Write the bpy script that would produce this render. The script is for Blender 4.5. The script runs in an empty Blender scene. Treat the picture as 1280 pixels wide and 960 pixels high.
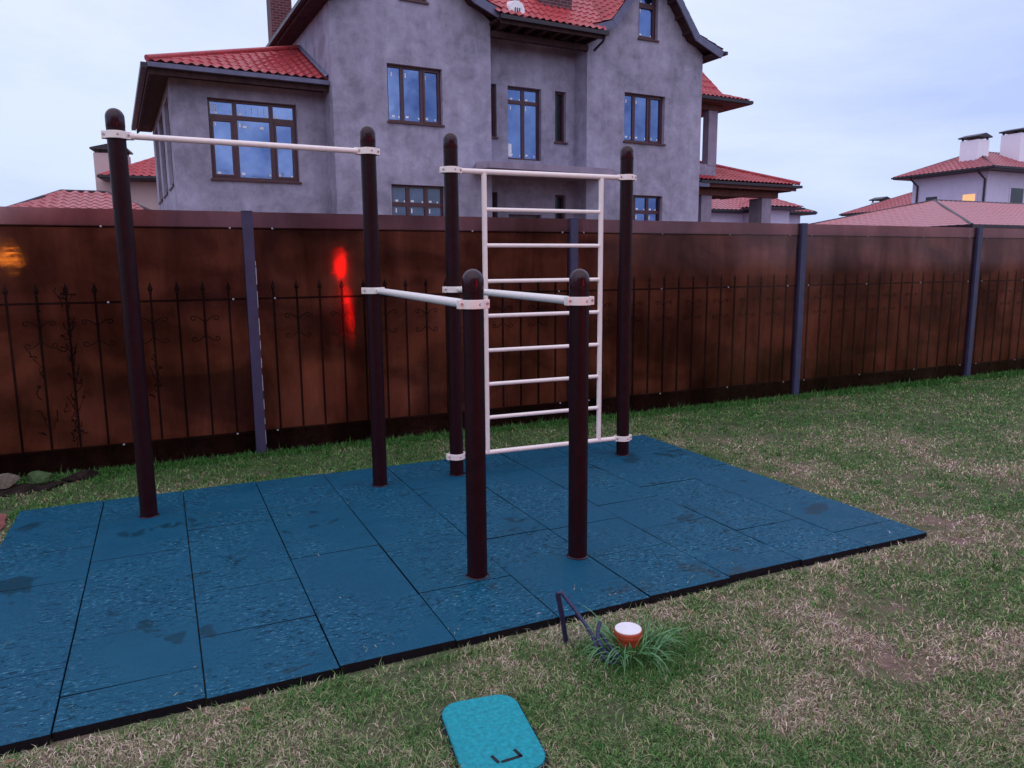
import bpy, math, random
import numpy as np
from mathutils import Vector, Matrix
R = math.radians
rng = random.Random(7)
S = bpy.context.scene
C = S.collection

# ------------------------------------------------------------------ materials
class NT:
    def __init__(s, name):
        m = bpy.data.materials.new(name); m.use_nodes = True
        s.m = m; s.t = m.node_tree; s.t.nodes.clear()
        s.out = s.n('ShaderNodeOutputMaterial')
    def n(s, k, **kw):
        x = s.t.nodes.new(k)
        for a, b in kw.items():
            if a.startswith('i_'):
                key = a[2:].replace('_', ' ')
                x.inputs[key].default_value = b
            else: setattr(x, a, b)
        return x
    def l(s, a, b): s.t.links.new(a, b)
    def obj(s, scale=(1, 1, 1)):
        g = s.n('ShaderNodeNewGeometry'); mp = s.n('ShaderNodeMapping'); mp.inputs['Scale'].default_value = scale
        s.l(g.outputs['Position'], mp.inputs['Vector']); return mp.outputs[0]
    def noise(s, vec, scale, detail=4, rough=.6, dist=0):
        x = s.n('ShaderNodeTexNoise'); x.inputs['Scale'].default_value = scale; x.inputs['Detail'].default_value = detail
        x.inputs['Roughness'].default_value = rough; x.inputs['Distortion'].default_value = dist
        s.l(vec, x.inputs['Vector']); return x.outputs['Fac']
    def ramp(s, fac, stops, interp='LINEAR'):
        x = s.n('ShaderNodeValToRGB'); x.color_ramp.interpolation = interp
        e = x.color_ramp.elements
        while len(e) < len(stops): e.new(.5)
        for el, (p, c) in zip(e, stops):
            el.position = p
            el.color = (c, c, c, 1) if isinstance(c, (int, float)) else (*c, 1)
        s.l(fac, x.inputs[0]); return x.outputs[0]
    def mix(s, fac, a, b, mode='MIX'):
        x = s.n('ShaderNodeMix'); x.data_type = 'RGBA'; x.blend_type = mode
        for v, i in ((fac, 0), (a, 6), (b, 7)):
            if isinstance(v, (int, float)): x.inputs[i].default_value = v
            elif isinstance(v, tuple): x.inputs[i].default_value = (*v, 1)
            else: s.l(v, x.inputs[i])
        return x.outputs[2]
    def math(s, op, a, b=0.0):
        x = s.n('ShaderNodeMath'); x.operation = op
        for v, i in ((a, 0), (b, 1)):
            if isinstance(v, (int, float)): x.inputs[i].default_value = v
            else: s.l(v, x.inputs[i])
        return x.outputs[0]
    def bump(s, h, strength=.3, dist=.01):
        x = s.n('ShaderNodeBump'); x.inputs['Strength'].default_value = strength; x.inputs['Distance'].default_value = dist
        s.l(h, x.inputs['Height']); return x.outputs[0]
    def bsdf(s, col, rough=.6, spec=.5, normal=None, metal=0, coat=0):
        b = s.n('ShaderNodeBsdfPrincipled')
        for v, k in ((col, 'Base Color'), (rough, 'Roughness')):
            if isinstance(v, tuple): b.inputs[k].default_value = (*v, 1)
            elif isinstance(v, (int, float)): b.inputs[k].default_value = v
            else: s.l(v, b.inputs[k])
        b.inputs['Specular IOR Level'].default_value = spec; b.inputs['Metallic'].default_value = metal
        b.inputs['Coat Weight'].default_value = coat
        if normal is not None: s.l(normal, b.inputs['Normal'])
        return b.outputs[0]
    def done(s, sh): s.l(sh, s.out.inputs[0]); return s.m

def mat_simple(name, col, rough=.6, spec=.5, var=.15, scale=8, bump=.0, metal=0, coat=0):
    t = NT(name); v = t.obj()
    n = t.noise(v, scale, 5)
    a = tuple(c * (1 - var) for c in col); b = tuple(min(1, c * (1 + var)) for c in col)
    c = t.ramp(n, [(.3, a), (.7, b)])
    nm = t.bump(t.noise(v, scale * 6, 4), bump, .005) if bump else None
    rr = t.ramp(t.noise(v, scale * 2.3, 3), [(.3, max(0, rough - .08)), (.7, min(1, rough + .08))])
    return t.done(t.bsdf(c, rr, spec, nm, metal, coat))

def mat_emit(name, col, st):
    t = NT(name); e = t.n('ShaderNodeEmission'); e.inputs[0].default_value = (*col, 1); e.inputs[1].default_value = st
    return t.done(e.outputs[0])

M = {}
M['white_paint'] = mat_simple('white_powder_coat', (.90, .84, .80), .38, .5, .04, 20)
M['brown_post'] = mat_simple('brown_powder_coat', (.016, .0036, .0065), .42, .16, .25, 14, .02)
M['brown_cap'] = mat_simple('brown_plastic_cap', (.026, .0055, .012), .25, .38, .2, 30, 0)
M['bolt'] = mat_simple('zinc_bolt', (.38, .38, .42), .5, .5, .1, 40, 0, .4)
M['black_rubber'] = mat_simple('black_rubber', (.006, .006, .009), .8, .2, .3, 40, .3)
M['iron'] = mat_simple('dark_iron', (.006, .004, .004), .5, .4, .3, 30, .1)
M['fence_post'] = mat_simple('blue_grey_fence_post', (.042, .046, .10), .45, .4, .18, 7, .05)
M['film'] = mat_simple('peeling_white_film', (.42, .40, .46), .5)
M['bare'] = None

def stucco(name, base, blot=.22):
    t = NT(name); v = t.obj(); vs = t.obj((1.5, 1.5, .22))
    a = t.noise(v, .55, 6, .62, .4); b = t.noise(v, 2.6, 8, .68, .3); st = t.noise(vs, 1.8, 5, .6)
    m1 = t.mix(.5, a, b); m1 = t.mix(.20, m1, st)
    lo = tuple(c * (1 - blot) for c in base); hi = tuple(c * (1 + blot) for c in base)
    c = t.ramp(m1, [(.41, lo), (.5, base), (.60, hi)])
    f = t.noise(v, 40, 4)
    c = t.mix(.12, c, t.ramp(f, [(.3, lo), (.7, hi)]))
    h = t.math('ADD', t.math('MULTIPLY', b, .6), t.math('MULTIPLY', f, .2))
    return t.done(t.bsdf(c, .9, .12, t.bump(h, .5, .02)))
M['stucco'] = stucco('grey_cement_render', (.30, .282, .378), .34)
M['far_wall'] = stucco('pale_render', (.56, .52, .70), .06)
M['white_wall'] = stucco('white_render', (.80, .78, .88), .04)
M['dim_glass'] = mat_simple('dim_window_glass', (.05, .08, .16), .12, .8, .5, 1.2)
M['cream_wall'] = stucco('cream_render', (.52, .40, .42), .06)
M['concrete'] = stucco('raw_concrete', (.27, .23, .31), .25)
M['wood_dark'] = mat_simple('dark_timber', (.045, .022, .024), .75, .2, .4, 5, .3)
M['wood_red'] = mat_simple('reddish_timber', (.13, .05, .045), .8, .2, .3, 5, .3)
M['barge'] = mat_simple('grey_bargeboard', (.115, .12, .20), .55, .3, .2, 3, .1)
M['gutter'] = mat_simple('dark_gutter', (.022, .016, .026), .45, .4, .2, 6)
M['frame'] = mat_simple('brown_window_frame', (.062, .013, .019), .4, .5, .2, 6)
M['sticker'] = mat_simple('white_sticker', (.8, .8, .85), .6)
M['slit'] = mat_simple('dark_unlit_glass', (.006, .005, .012), .15, .5, .2, 3)

def glass():
    t = NT('reflecting_window_glass'); v = t.obj()
    n = t.noise(v, .9, 4)
    nm = t.bump(t.noise(v, 1.2, 2), .10, .08)
    g = t.n('ShaderNodeBsdfGlossy'); g.inputs['Roughness'].default_value = .06
    t.l(t.ramp(n, [(.3, (.07, .12, .28)), (.7, (.20, .29, .52))]), g.inputs[0]); t.l(nm, g.inputs['Normal'])
    d = t.bsdf((.02, .03, .06), .3)
    x = t.n('ShaderNodeMixShader'); x.inputs[0].default_value = .85; t.l(d, x.inputs[1]); t.l(g.outputs[0], x.inputs[2])
    return t.done(x.outputs[0])
M['glass'] = glass()

def tiles(name, base, var=.25):
    t = NT(name); v = t.obj()
    n = t.noise(v, 3.2, 5, .7); n2 = t.noise(v, 22, 3, .6)
    n = t.mix(.5, n, n2)
    lo = tuple(c * (1 - var) for c in base); hi = tuple(min(1, c * (1 + var)) for c in base)
    c = t.ramp(n, [(.38, lo), (.62, hi)])
    return t.done(t.bsdf(c, .38, .4, None))
M['tile'] = tiles('red_roof_tile', (.40, .055, .062))
M['tile_far'] = tiles('faded_red_roof', (.36, .085, .10), .12)
M['tile_pink'] = tiles('pinkish_roof', (.40, .11, .12), .12)

def brick():
    t = NT('dark_clinker_brick'); tc = t.n('ShaderNodeTexCoord')
    mp = t.n('ShaderNodeMapping'); mp.inputs['Rotation'].default_value = (R(90), 0, 0)
    cmb = t.n('ShaderNodeSeparateXYZ'); t.l(tc.outputs['Object'], cmb.inputs[0])
    cc = t.n('ShaderNodeCombineXYZ')
    t.l(t.math('ADD', cmb.outputs[0], cmb.outputs[1]), cc.inputs[0]); t.l(cmb.outputs[2], cc.inputs[1])
    b = t.n('ShaderNodeTexBrick'); t.l(cc.outputs[0], b.inputs['Vector'])
    b.inputs['Scale'].default_value = 1; b.inputs['Brick Width'].default_value = .25; b.inputs['Row Height'].default_value = .085
    b.inputs['Mortar Size'].default_value = .012
    b.inputs['Color1'].default_value = (.055, .018, .022, 1); b.inputs['Color2'].default_value = (.09, .03, .035, 1); b.inputs['Mortar'].default_value = (.17, .10, .12, 1)
    return t.done(t.bsdf(b.outputs['Color'], .7, .3, t.bump(b.outputs['Fac'], -.4, .01)))
M['brick'] = brick()

def rubber():
    t = NT('blue_rubber_granulate'); v = t.obj()
    oi = t.n('ShaderNodeObjectInfo')
    big = t.noise(v, 2.2, 5, .6, .3); gran = t.noise(v, 260, 2, .6)
    c = t.ramp(big, [(.3, (.001, .053, .100)), (.7, (.004, .082, .138))])
    c = t.mix(t.math('MULTIPLY', oi.outputs['Random'], .35), c, (.003, .060, .135))
    c = t.mix(.45, c, t.ramp(gran, [(.35, (.001, .030, .07)), (.65, (.012, .145, .24))]))
    # wet dark blotches
    w1 = t.noise(v, 4.6, 7, .62, .5); w2 = t.noise(v, 1.9, 3, .5)
    wet = t.ramp(t.math('MULTIPLY', w1, w2), [(.345, 0.), (.362, 1.)])
    c = t.mix(t.math('MULTIPLY', wet, .62), c, (.004, .030, .045))
    # pits left by poured granules: short dashes along x
    vs = t.obj((1, 2.6, 1)); pit = t.noise(vs, 21, 4, .62, .5)
    area = t.ramp(t.noise(v, 1.7, 3, .5), [(.40, 0.), (.58, 1.)])
    pm = t.math('MULTIPLY', t.ramp(pit, [(.585, 0.), (.63, 1.)]), area)
    c = t.mix(t.math('MULTIPLY', pm, .5), c, (.005, .04, .06))
    glint_fleck = t.math('MULTIPLY', t.ramp(t.noise(t.obj((1, 3.6, 1)), 34, 3, .6, .4), [(.605, 0.), (.64, 1.)]), area)  # pale dashes: sky glints on water in the pits, painted into the colour
    c = t.mix(t.math('MULTIPLY', glint_fleck, .7), c, (.12, .36, .50))
    h = t.math('SUBTRACT', t.math('MULTIPLY', gran, .12), t.math('MULTIPLY', pm, 1.4))
    rg = t.ramp(t.noise(v, 5, 4), [(.35, .42), (.65, .62)])
    rg = t.mix(pm, rg, (.22, .22, .22)); rg = t.mix(wet, rg, (.3, .3, .3))
    return t.done(t.bsdf(c, rg, .17, t.bump(h, .9, .006)))
M['rubber'] = rubber()

def grass_cols(t, v, rnd=None):
    """lawn colour shared by the ground sheet and the blades: green, straw and bare patches"""
    pos = t.n('ShaderNodeSeparateXYZ'); t.l(v, pos.inputs[0])
    a = t.noise(v, .8, 4, .6, .5); b = t.noise(v, 3.6, 5, .65, .4); c = t.noise(v, 14, 4, .7)
    m = t.math('ADD', t.math('MULTIPLY', a, .42), t.math('ADD', t.math('MULTIPLY', b, .34), t.math('MULTIPLY', c, .24)))
    far = t.ramp(t.math('MULTIPLY', t.math('SUBTRACT', pos.outputs[1], 4.2), .5), [(0, 0.), (1, 1.)])
    m = t.math('SUBTRACT', m, t.math('MULTIPLY', far, .085))
    m = t.math('ADD', t.math('MULTIPLY', t.math('SUBTRACT', m, .5), 1.28), .495)
    if rnd is not None: m = t.math('ADD', m, t.math('MULTIPLY', t.math('SUBTRACT', rnd, .5), .27))
    return m

def mat_blade():
    t = NT('grass_blades'); v = t.obj()
    at = t.n('ShaderNodeAttribute'); at.attribute_name = 'rnd'; rnd = at.outputs['Fac']
    m = grass_cols(t, v, rnd)
    c = t.ramp(m, [(.34, (.05, .16, .032)), (.44, (.12, .25, .070)), (.52, (.25, .28, .13)), (.60, (.46, .38, .28)), (.76, (.74, .62, .54))])
    at2 = t.n('ShaderNodeAttribute'); at2.attribute_name = 'rnd2'
    c = t.mix(1, c, t.ramp(at2.outputs['Fac'], [(0, .55), (1, 1.75)]), 'MULTIPLY')
    b = t.bsdf(c, .6, .25)
    tr = t.n('ShaderNodeBsdfTranslucent'); t.l(c, tr.inputs[0])
    x = t.n('ShaderNodeMixShader'); x.inputs[0].default_value = .25; t.l(b, x.inputs[1]); t.l(tr.outputs[0], x.inputs[2])
    return t.done(x.outputs[0])
M['blade'] = mat_blade()

def mat_ground():
    t = NT('lawn_soil'); v = t.obj()
    m = grass_cols(t, v)
    c = t.ramp(m, [(.38, (.06, .11, .04)), (.49, (.14, .15, .08)), (.56, (.27, .17, .15)), (.66, (.33, .20, .21))])
    f = t.noise(v, 60, 4, .7)
    c = t.mix(.5, c, t.ramp(f, [(.3, (.03, .026, .018)), (.7, (.2, .18, .12))]))
    pos = t.n('ShaderNodeSeparateXYZ'); t.l(v, pos.inputs[0])
    beyond = t.ramp(t.math('SUBTRACT', pos.outputs[1], 6.9), [(0, 0.), (.2, 1.)])
    soil = t.ramp(t.noise(v, .45, 5), [(.42, (.05, .04, .035)), (.52, (.26, .14, .08)), (.62, (.50, .27, .15))])
    c = t.mix(beyond, c, soil)
    return t.done(t.bsdf(c, .95, .1, t.bump(f, .6, .02)))
M['ground'] = mat_ground()

def mat_sheet(name, tint, gl, rough, refr=.5, blur=.0, glow=(.1, .04, .03)):
    """brown multiwall polycarbonate: tinted see-through plus a soft reflection smeared by its level flutes"""
    t = NT(name); g = t.n('ShaderNodeNewGeometry'); v = t.obj((.35, .35, 420))
    fl = t.noise(v, 1.0, 0, .5)
    wav = t.noise(t.obj((1.2, 1, .5)), .9, 3, .5)
    nm = t.bump(t.math('ADD', t.math('MULTIPLY', fl, .005), t.math('MULTIPLY', wav, .5)), .5, .02)
    dirt = t.noise(t.obj((1, 1, .25)), 2.2, 6, .65, .4)
    tc = t.ramp(dirt, [(.3, tuple(c * .72 for c in tint)), (.7, tuple(min(1, c * 1.2) for c in tint))])
    tr = t.n('ShaderNodeBsdfTransparent'); t.l(tc, tr.inputs[0])
    df = t.n('ShaderNodeBsdfDiffuse'); t.l(t.ramp(dirt, [(.3, (.050, .020, .015)), (.7, (.11, .045, .030))]), df.inputs[0])
    gs = t.n('ShaderNodeBsdfGlossy'); gs.inputs['Roughness'].default_value = rough; gs.inputs[0].default_value = (1, .76, .66, 1); t.l(nm, gs.inputs['Normal'])
    rf = t.n('ShaderNodeBsdfRefraction'); rf.inputs['IOR'].default_value = 1.12; rf.inputs['Roughness'].default_value = .42; t.l(tc, rf.inputs[0])
    tb = t.n('ShaderNodeMixShader'); tb.inputs[0].default_value = blur; t.l(tr.outputs[0], tb.inputs[1]); t.l(rf.outputs[0], tb.inputs[2])
    tl = t.n('ShaderNodeBsdfTranslucent'); t.l(t.ramp(t.noise(t.obj((.8, 1, 1.3)), 1.5, 5, .55, .8), [(.38, tuple(c * .42 for c in glow)), (.62, tuple(c * 1.55 for c in glow))]), tl.inputs[0])
    da = t.n('ShaderNodeMixShader'); da.inputs[0].default_value = .6; t.l(df.outputs[0], da.inputs[1]); t.l(tl.outputs[0], da.inputs[2])
    x = t.n('ShaderNodeMixShader'); x.inputs[0].default_value = refr; t.l(tb.outputs[0], x.inputs[1]); t.l(da.outputs[0], x.inputs[2])
    fr = t.n('ShaderNodeFresnel'); fr.inputs[0].default_value = 1.5
    y = t.n('ShaderNodeMixShader'); t.l(t.math('MINIMUM', t.math('MULTIPLY', fr.outputs[0], gl), .10), y.inputs[0]); t.l(x.outputs[0], y.inputs[1]); t.l(gs.outputs[0], y.inputs[2])
    return t.done(y.outputs[0])
M['sheet'] = mat_sheet('brown_polycarbonate', (.88, .74, .74), .12, .06, .06, .0, (.30, .18, .18))
M['strip'] = mat_sheet('brown_polycarbonate_rim', (.72, .52, .52), .55, .10, .20, .8, (.36, .21, .19))
M['backing'] = mat_sheet('brown_polycarbonate_backing', (.52, .37, .33), 1.0, .008, .60, .4, (.46, .265, .165))
M['lid'] = mat_simple('turquoise_plastic', (.009, .29, .34), .6, .3, .3, 60, .4)
M['slot'] = mat_simple('black_slot', (.004, .005, .012), .8)
M['pipe'] = mat_simple('orange_brown_pvc', (.38, .060, .025), .45, .5, .2, 30)
M['cap_white'] = mat_simple('white_plastic_cap', (.80, .80, .84), .5, .4, .08, 20)
M['steel'] = mat_simple('dark_blue_steel_strap', (.030, .032, .095), .4, .5, .3, 30, .1, .3)
def mat_stone(name, a, b):
    t = NT(name); v = t.obj(); n = t.noise(v, 9, 7, .7); 
    return t.done(t.bsdf(t.ramp(n, [(.35, a), (.65, b)]), .95, .1, t.bump(n, 1, .04)))
M['stone'] = mat_stone('lichen_stone', (.07, .06, .045), (.24, .21, .17))
M['moss'] = mat_stone('moss_covered_stone', (.025, .06, .02), (.10, .16, .07))
M['dirt'] = mat_stone('dark_clod', (.010, .008, .008), (.04, .028, .025))
M['clay'] = mat_stone('clay_slab', (.20, .07, .06), (.30, .12, .11))
M['vine'] = mat_simple('dry_black_vine', (.008, .006, .005), .9)
M['tuft'] = mat_simple('tuft_leaf', (.09, .24, .09), .40, .4, .6, 22)
M['amber'] = mat_emit('amber_lamp', (1, .45, .04), 200)
M['warm'] = mat_emit('lit_window', (1, .55, .28), .9)
M['red'] = mat_emit('red_lamp', (1, .004, .002), 190)
M['reddim'] = mat_emit('red_streak_glow', (1, .004, .002), 170)  # emission added for the tail of the red reflection
M['slate'] = mat_simple('dark_slate', (.03, .03, .04), .7)

# ------------------------------------------------------------------ mesh helpers
def pieces(V, F):
    """group faces into far-apart pieces (loose islands whose boxes are near each other stay together)"""
    par = list(range(len(V)))
    def find(i):
        while par[i] != i: par[i] = par[par[i]]; i = par[i]
        return i
    for f in F:
        a = find(f[0])
        for i in f[1:]: par[find(i)] = a
    ids = {}; isl = []
    for f in F:
        r_ = find(f[0]); k = ids.setdefault(r_, len(ids))
        if k == len(isl): isl.append([])
        isl[k].append(f)
    if len(isl) < 2: return [F]
    lo = np.array([np.min([V[i] for f in fs for i in f], axis=0) for fs in isl]); hi = np.array([np.max([V[i] for f in fs for i in f], axis=0) for fs in isl])
    size = (hi - lo).max(axis=1)
    gap = np.maximum(0, np.maximum(lo[:, None] - hi[None], lo[None] - hi[:, None]))
    near = np.sqrt((gap ** 2).sum(axis=2)) <= np.maximum(.02, .5 * np.maximum(size[:, None], size[None]))
    n = len(isl); pp = list(range(n))
    def fd(i):
        while pp[i] != i: i = pp[i]
        return i
    for a, b in zip(*np.nonzero(np.triu(near, 1))): pp[fd(a)] = fd(b)
    out = {}
    for k in range(n): out.setdefault(fd(k), []).extend(isl[k])
    return list(out.values())
class MB:
    def __init__(s): s.v = []; s.f = []; s.x = lambda p: p
    def add(s, vs, fs):
        n = len(s.v); s.v += [tuple(s.x(p)) for p in vs]; s.f += [tuple(i + n for i in f) for f in fs]; return s
    def box(s, x0, x1, y0, y1, z0, z1):
        vs = [(x, y, z) for z in (z0, z1) for y in (y0, y1) for x in (x0, x1)]
        return s.add(vs, [(0, 2, 3, 1), (4, 5, 7, 6), (0, 1, 5, 4), (2, 6, 7, 3), (0, 4, 6, 2), (1, 3, 7, 5)])
    def prism(s, pts, d):
        """polygon pts extruded by vector d"""
        n = len(pts); vs = list(pts) + [(p[0] + d[0], p[1] + d[1], p[2] + d[2]) for p in pts]
        fs = [tuple(range(n))[::-1], tuple(range(n, 2 * n))] + [(i, (i + 1) % n, n + (i + 1) % n, n + i) for i in range(n)]
        return s.add(vs, fs)
    def tube(s, pts, r, seg=12, cap=True):
        P = [Vector(p) for p in pts]; rr = r if isinstance(r, (list, tuple)) else [r] * len(P)
        vs = []; fs = []; up = None
        for i, p in enumerate(P):
            a = P[max(0, i - 1)]; b = P[min(len(P) - 1, i + 1)]; d = (b - a).normalized()
            if up is None: up = d.orthogonal().normalized()
            up = (up - d * up.dot(d)).normalized(); w = d.cross(up)
            for k in range(seg):
                an = 2 * math.pi * k / seg
                q = p + (up * math.cos(an) + w * math.sin(an)) * rr[i]; vs.append(tuple(q))
        for i in range(len(P) - 1):
            for k in range(seg):
                k2 = (k + 1) % seg; fs.append((i * seg + k, i * seg + k2, (i + 1) * seg + k2, (i + 1) * seg + k))
        if cap: fs += [tuple(range(seg))[::-1], tuple(range((len(P) - 1) * seg, len(P) * seg))]
        return s.add(vs, fs)
    def lathe(s, prof, c, seg=32, flute=0):
        """prof: (r, z) from bottom to top around c"""
        vs = []; fs = []
        for r, z in prof:
            for k in range(seg):
                an = 2 * math.pi * k / seg; q = r * (1 - flute * (k % 2))
                vs.append((c[0] + q * math.cos(an), c[1] + q * math.sin(an), c[2] + z))
        n = len(prof)
        for i in range(n - 1):
            for k in range(seg):
                k2 = (k + 1) % seg; fs.append((i * seg + k, i * seg + k2, (i + 1) * seg + k2, (i + 1) * seg + k))
        fs += [tuple(range(seg))[::-1], tuple(range((n - 1) * seg, n * seg))]
        return s.add(vs, fs)
    def build(s, name, mat, parent=None, smooth=False, bevel=0, root=None, split=True):
        if split and s.f:
            groups = pieces(s.v, s.f)
            if len(groups) > 1:
                first = None
                for fs in groups:
                    used = sorted({i for f in fs for i in f}); mp = {a: b for b, a in enumerate(used)}
                    q = MB(); q.v = [s.v[i] for i in used]; q.f = [tuple(mp[i] for i in f) for f in fs]
                    o = q.build(name, mat, parent, smooth, bevel, root, False); first = first or o
                return first
        o0 = ORI.get(parent.name, (0, 0, 0)) if parent else (root or (0, 0, 0))
        me = bpy.data.meshes.new(name)
        me.from_pydata([(x - o0[0], y - o0[1], z - o0[2]) for x, y, z in s.v], [], s.f)
        import bmesh
        bm = bmesh.new(); bm.from_mesh(me); bmesh.ops.recalc_face_normals(bm, faces=bm.faces); bm.to_mesh(me); bm.free()
        me.materials.append(M[mat] if isinstance(mat, str) else mat)
        if smooth:
            me.shade_smooth(); me.set_sharp_from_angle(angle=R(38))
        o = bpy.data.objects.new(name, me); C.objects.link(o)
        if parent: o.parent = parent
        else: o.location = o0
        ORI[o.name] = o0
        if bevel:
            b = o.modifiers.new('bevel', 'BEVEL'); b.width = bevel; b.segments = 2; b.limit_method = 'ANGLE'
        return o
ORI = {}
def thing(name, label, cat, loc=(0, 0, 0), group=None):
    o = bpy.data.objects.new(name, None); C.objects.link(o); o.location = loc; o.empty_display_size = .2
    ORI[o.name] = tuple(loc); o['label'] = label; o['category'] = cat
    if group: o['group'] = group
    return o
def tag(o, label, cat, group=None):
    o['label'] = label; o['category'] = cat
    if group: o['group'] = group
    return o
def dupe(o, parent, dloc):
    c = o.copy(); C.objects.link(c); c.parent = parent; c.location = Vector(o.location) + Vector(dloc); ORI[c.name] = ORI.get(o.name, (0, 0, 0)); return c
GZ = -.04

# ------------------------------------------------------------------ rubber mat
mat = thing('rubber_mat', 'blue rubber safety mat of butted tiles on the lawn under the exercise frames', 'play mat', (1.54, 4.27, GZ))
xs = [-.947 + .497 * i for i in range(11)]
seams = [[3.30, 4.27, 4.77], [3.06, 3.53, 4.50, 5.25], [3.32, 3.79, 4.80], [3.31, 4.06, 4.56, 5.04, 5.50], [3.33, 4.03, 4.56, 5.22],
         [3.06, 3.86, 4.36, 5.0], [3.35, 3.84, 4.55, 5.3], [3.10, 3.60, 4.10, 4.85], [3.33, 3.83, 4.33, 5.1], [3.05, 3.75, 4.55, 5.2]]
for i, sm in enumerate(seams):
    ys = [2.815 + rng.uniform(-.010, .010)] + sm + [5.715 + rng.uniform(-.01, .01)]
    for a, b in zip(ys[:-1], ys[1:]):
        g = .0026; h = rng.uniform(-.0012, .0012); m = MB()
        x0, x1 = xs[i] + g, xs[i + 1] - g; y0, y1 = a + g, b - g
        e = .0018
        # top with a rolled edge
        q = [(x0, y0), (x1, y0), (x1, y1), (x0, y1)]; qi = [(x0 + e, y0 + e), (x1 - e, y0 + e), (x1 - e, y1 - e), (x0 + e, y1 - e)]
        cz = [h + rng.uniform(-.0025, .0025) for _ in q]
        m.add([(p[0], p[1], GZ - .004) for p in q] + [(p[0], p[1], -.0022 + c) for p, c in zip(q, cz)] + [(p[0], p[1], c) for p, c in zip(qi, cz)],
              [(0, 3, 2, 1), (8, 9, 10, 11)] + [(k, (k + 1) % 4, 4 + (k + 1) % 4, 4 + k) for k in range(4)] + [(4 + k, 4 + (k + 1) % 4, 8 + (k + 1) % 4, 8 + k) for k in range(4)])
        o = m.build('tile', 'rubber', mat)
        o.data.materials.append(M['black_rubber'])
        for f in o.data.polygons:
            if abs(f.normal.z) < .5: f.material_index = 1

# ------------------------------------------------------------------ exercise frames
def post(root, x, y, top, name='post'):
    r = .052; m = MB()
    prof = [(r, -.02), (r, top - .09)]
    m.lathe(prof, (x, y, 0), 48, .018); po = m.build(name, 'brown_post', root, True)
    m = MB(); rc = .0532; z0 = top - .10
    prof = [(rc - .001, z0 - .012), (rc, z0 - .010), (rc, z0 + .045)] + [(rc * math.cos(a), z0 + .045 + .055 * math.sin(a)) for a in [R(d) for d in (12, 25, 38, 50, 62, 74, 84)]] + [(.001, z0 + .1)]
    m.lathe(prof, (x, y, 0), 40); c = m.build('cap', 'brown_cap', po, True)
    m = MB(); m.lathe([(.060, -.001), (.060, .003), (.056, .006), (.053, .007)], (x, y, 0), 32); m.build('base_collar', 'brown_cap', po, True)
    return po
def clamp(root, x, y, z, yb=0):
    """two-piece collar with bolted lugs either side"""
    m = MB(); h = .022
    ring = []
    N = 40; vs = []; fs = []
    for ri, ro in ((.052, .0635),):
        for zz in (z - h, z + h):
            for rr in (ri, ro):
                for k in range(N):
                    a = 2 * math.pi * k / N; vs.append((x + rr * math.cos(a), y + rr * math.sin(a), zz))
    for k in range(N):
        k2 = (k + 1) % N
        A = lambda b, q: b * N + q
        fs += [(A(0, k), A(0, k2), A(1, k2), A(1, k)), (A(2, k), A(3, k), A(3, k2), A(2, k2)), (A(1, k), A(1, k2), A(3, k2), A(3, k)), (A(0, k), A(2, k), A(2, k2), A(0, k2))]
    m.add(vs, fs)
    for s in (-1, 1):
        for f in (-1, 1):
            a, b = sorted((x + s * .050, x + s * .079)); c, d = sorted((y + f * .0015, y + f * .021))
            m.box(a, b, c, d, z - h, z + h)
    o = m.build('clamp', 'white_paint', root, True, .002)
    for s in (-1, 1):
        m = MB(); m.tube([(x + s * .067, y - .026, z + .002), (x + s * .067, y - .0205, z + .002)], .007, 6)
        m.tube([(x + s * .067, y + .0205, z + .002), (x + s * .067, y + .028, z + .002)], .007, 6); m.build('bolt', 'bolt', o)
    m = MB(); m.tube([(x + .01, y - .069, z + .003), (x + .01, y - .0625, z)], .0055, 6); m.build('bolt', 'bolt', o)
def bar(name, root, pts, r, mtl='white_paint'):
    m = MB(); m.tube(pts, r, 20); return m.build(name, mtl, root, True)

A = (-.166, 5.21); B = (1.362, 5.22); Cc = (1.968, 5.235); D = (3.435, 5.175); E_ = (1.380, 3.40); F = (1.978, 3.405)
rigA = thing('pull_up_frame', 'two tall brown posts joined by a high white bar, with a low front post', 'exercise frame', (A[0], A[1], 0))
post(rigA, *A, 2.523); post(rigA, *B, 2.528); post(rigA, *E_, 1.566)
clamp(rigA, *A, 2.366); clamp(rigA, *B, 2.357)
bar('pull_up_bar', rigA, [(A[0] + .06, A[1], 2.366), (B[0] - .06, B[1], 2.357)], .0185)
m = MB(); m.tube([(A[0] + .058, A[1], 2.366), (A[0] + .095, A[1], 2.366)], .024, 16); m.tube([(B[0] - .058, B[1], 2.357), (B[0] - .095, B[1], 2.357)], .024, 16); m.build('bar_sleeve', 'white_paint', rigA, True)
clamp(rigA, *B, 1.414); clamp(rigA, *E_, 1.396)
bar('dip_bar', rigA, [(B[0] + .03, B[1] - .05, 1.412), (E_[0] - .035, E_[1] + .05, 1.398)], .022)
rigB = thing('ladder_frame', 'exercise frame with a white rung ladder between brown posts and a low front post', 'exercise frame', (Cc[0], Cc[1], 0))
post(rigB, *Cc, 2.525); post(rigB, *D, 2.515); post(rigB, *F, 1.562)
for z in (2.263, .145): clamp(rigB, *Cc, z); clamp(rigB, *D, z)
clamp(rigB, *Cc, 1.409); clamp(rigB, *F, 1.396)
bar('dip_bar', rigB, [(Cc[0] + .03, Cc[1] - .05, 1.409), (F[0] - .035, F[1] + .05, 1.398)], .022)
lad = MB()
def ly(x): return Cc[1] + (D[1] - Cc[1]) * (x - Cc[0]) / (D[0] - Cc[0])
lad.tube([(Cc[0] + .06, ly(Cc[0] + .06), 2.262), (D[0] - .06, ly(D[0] - .06), 2.262)], .0195, 18)
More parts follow.
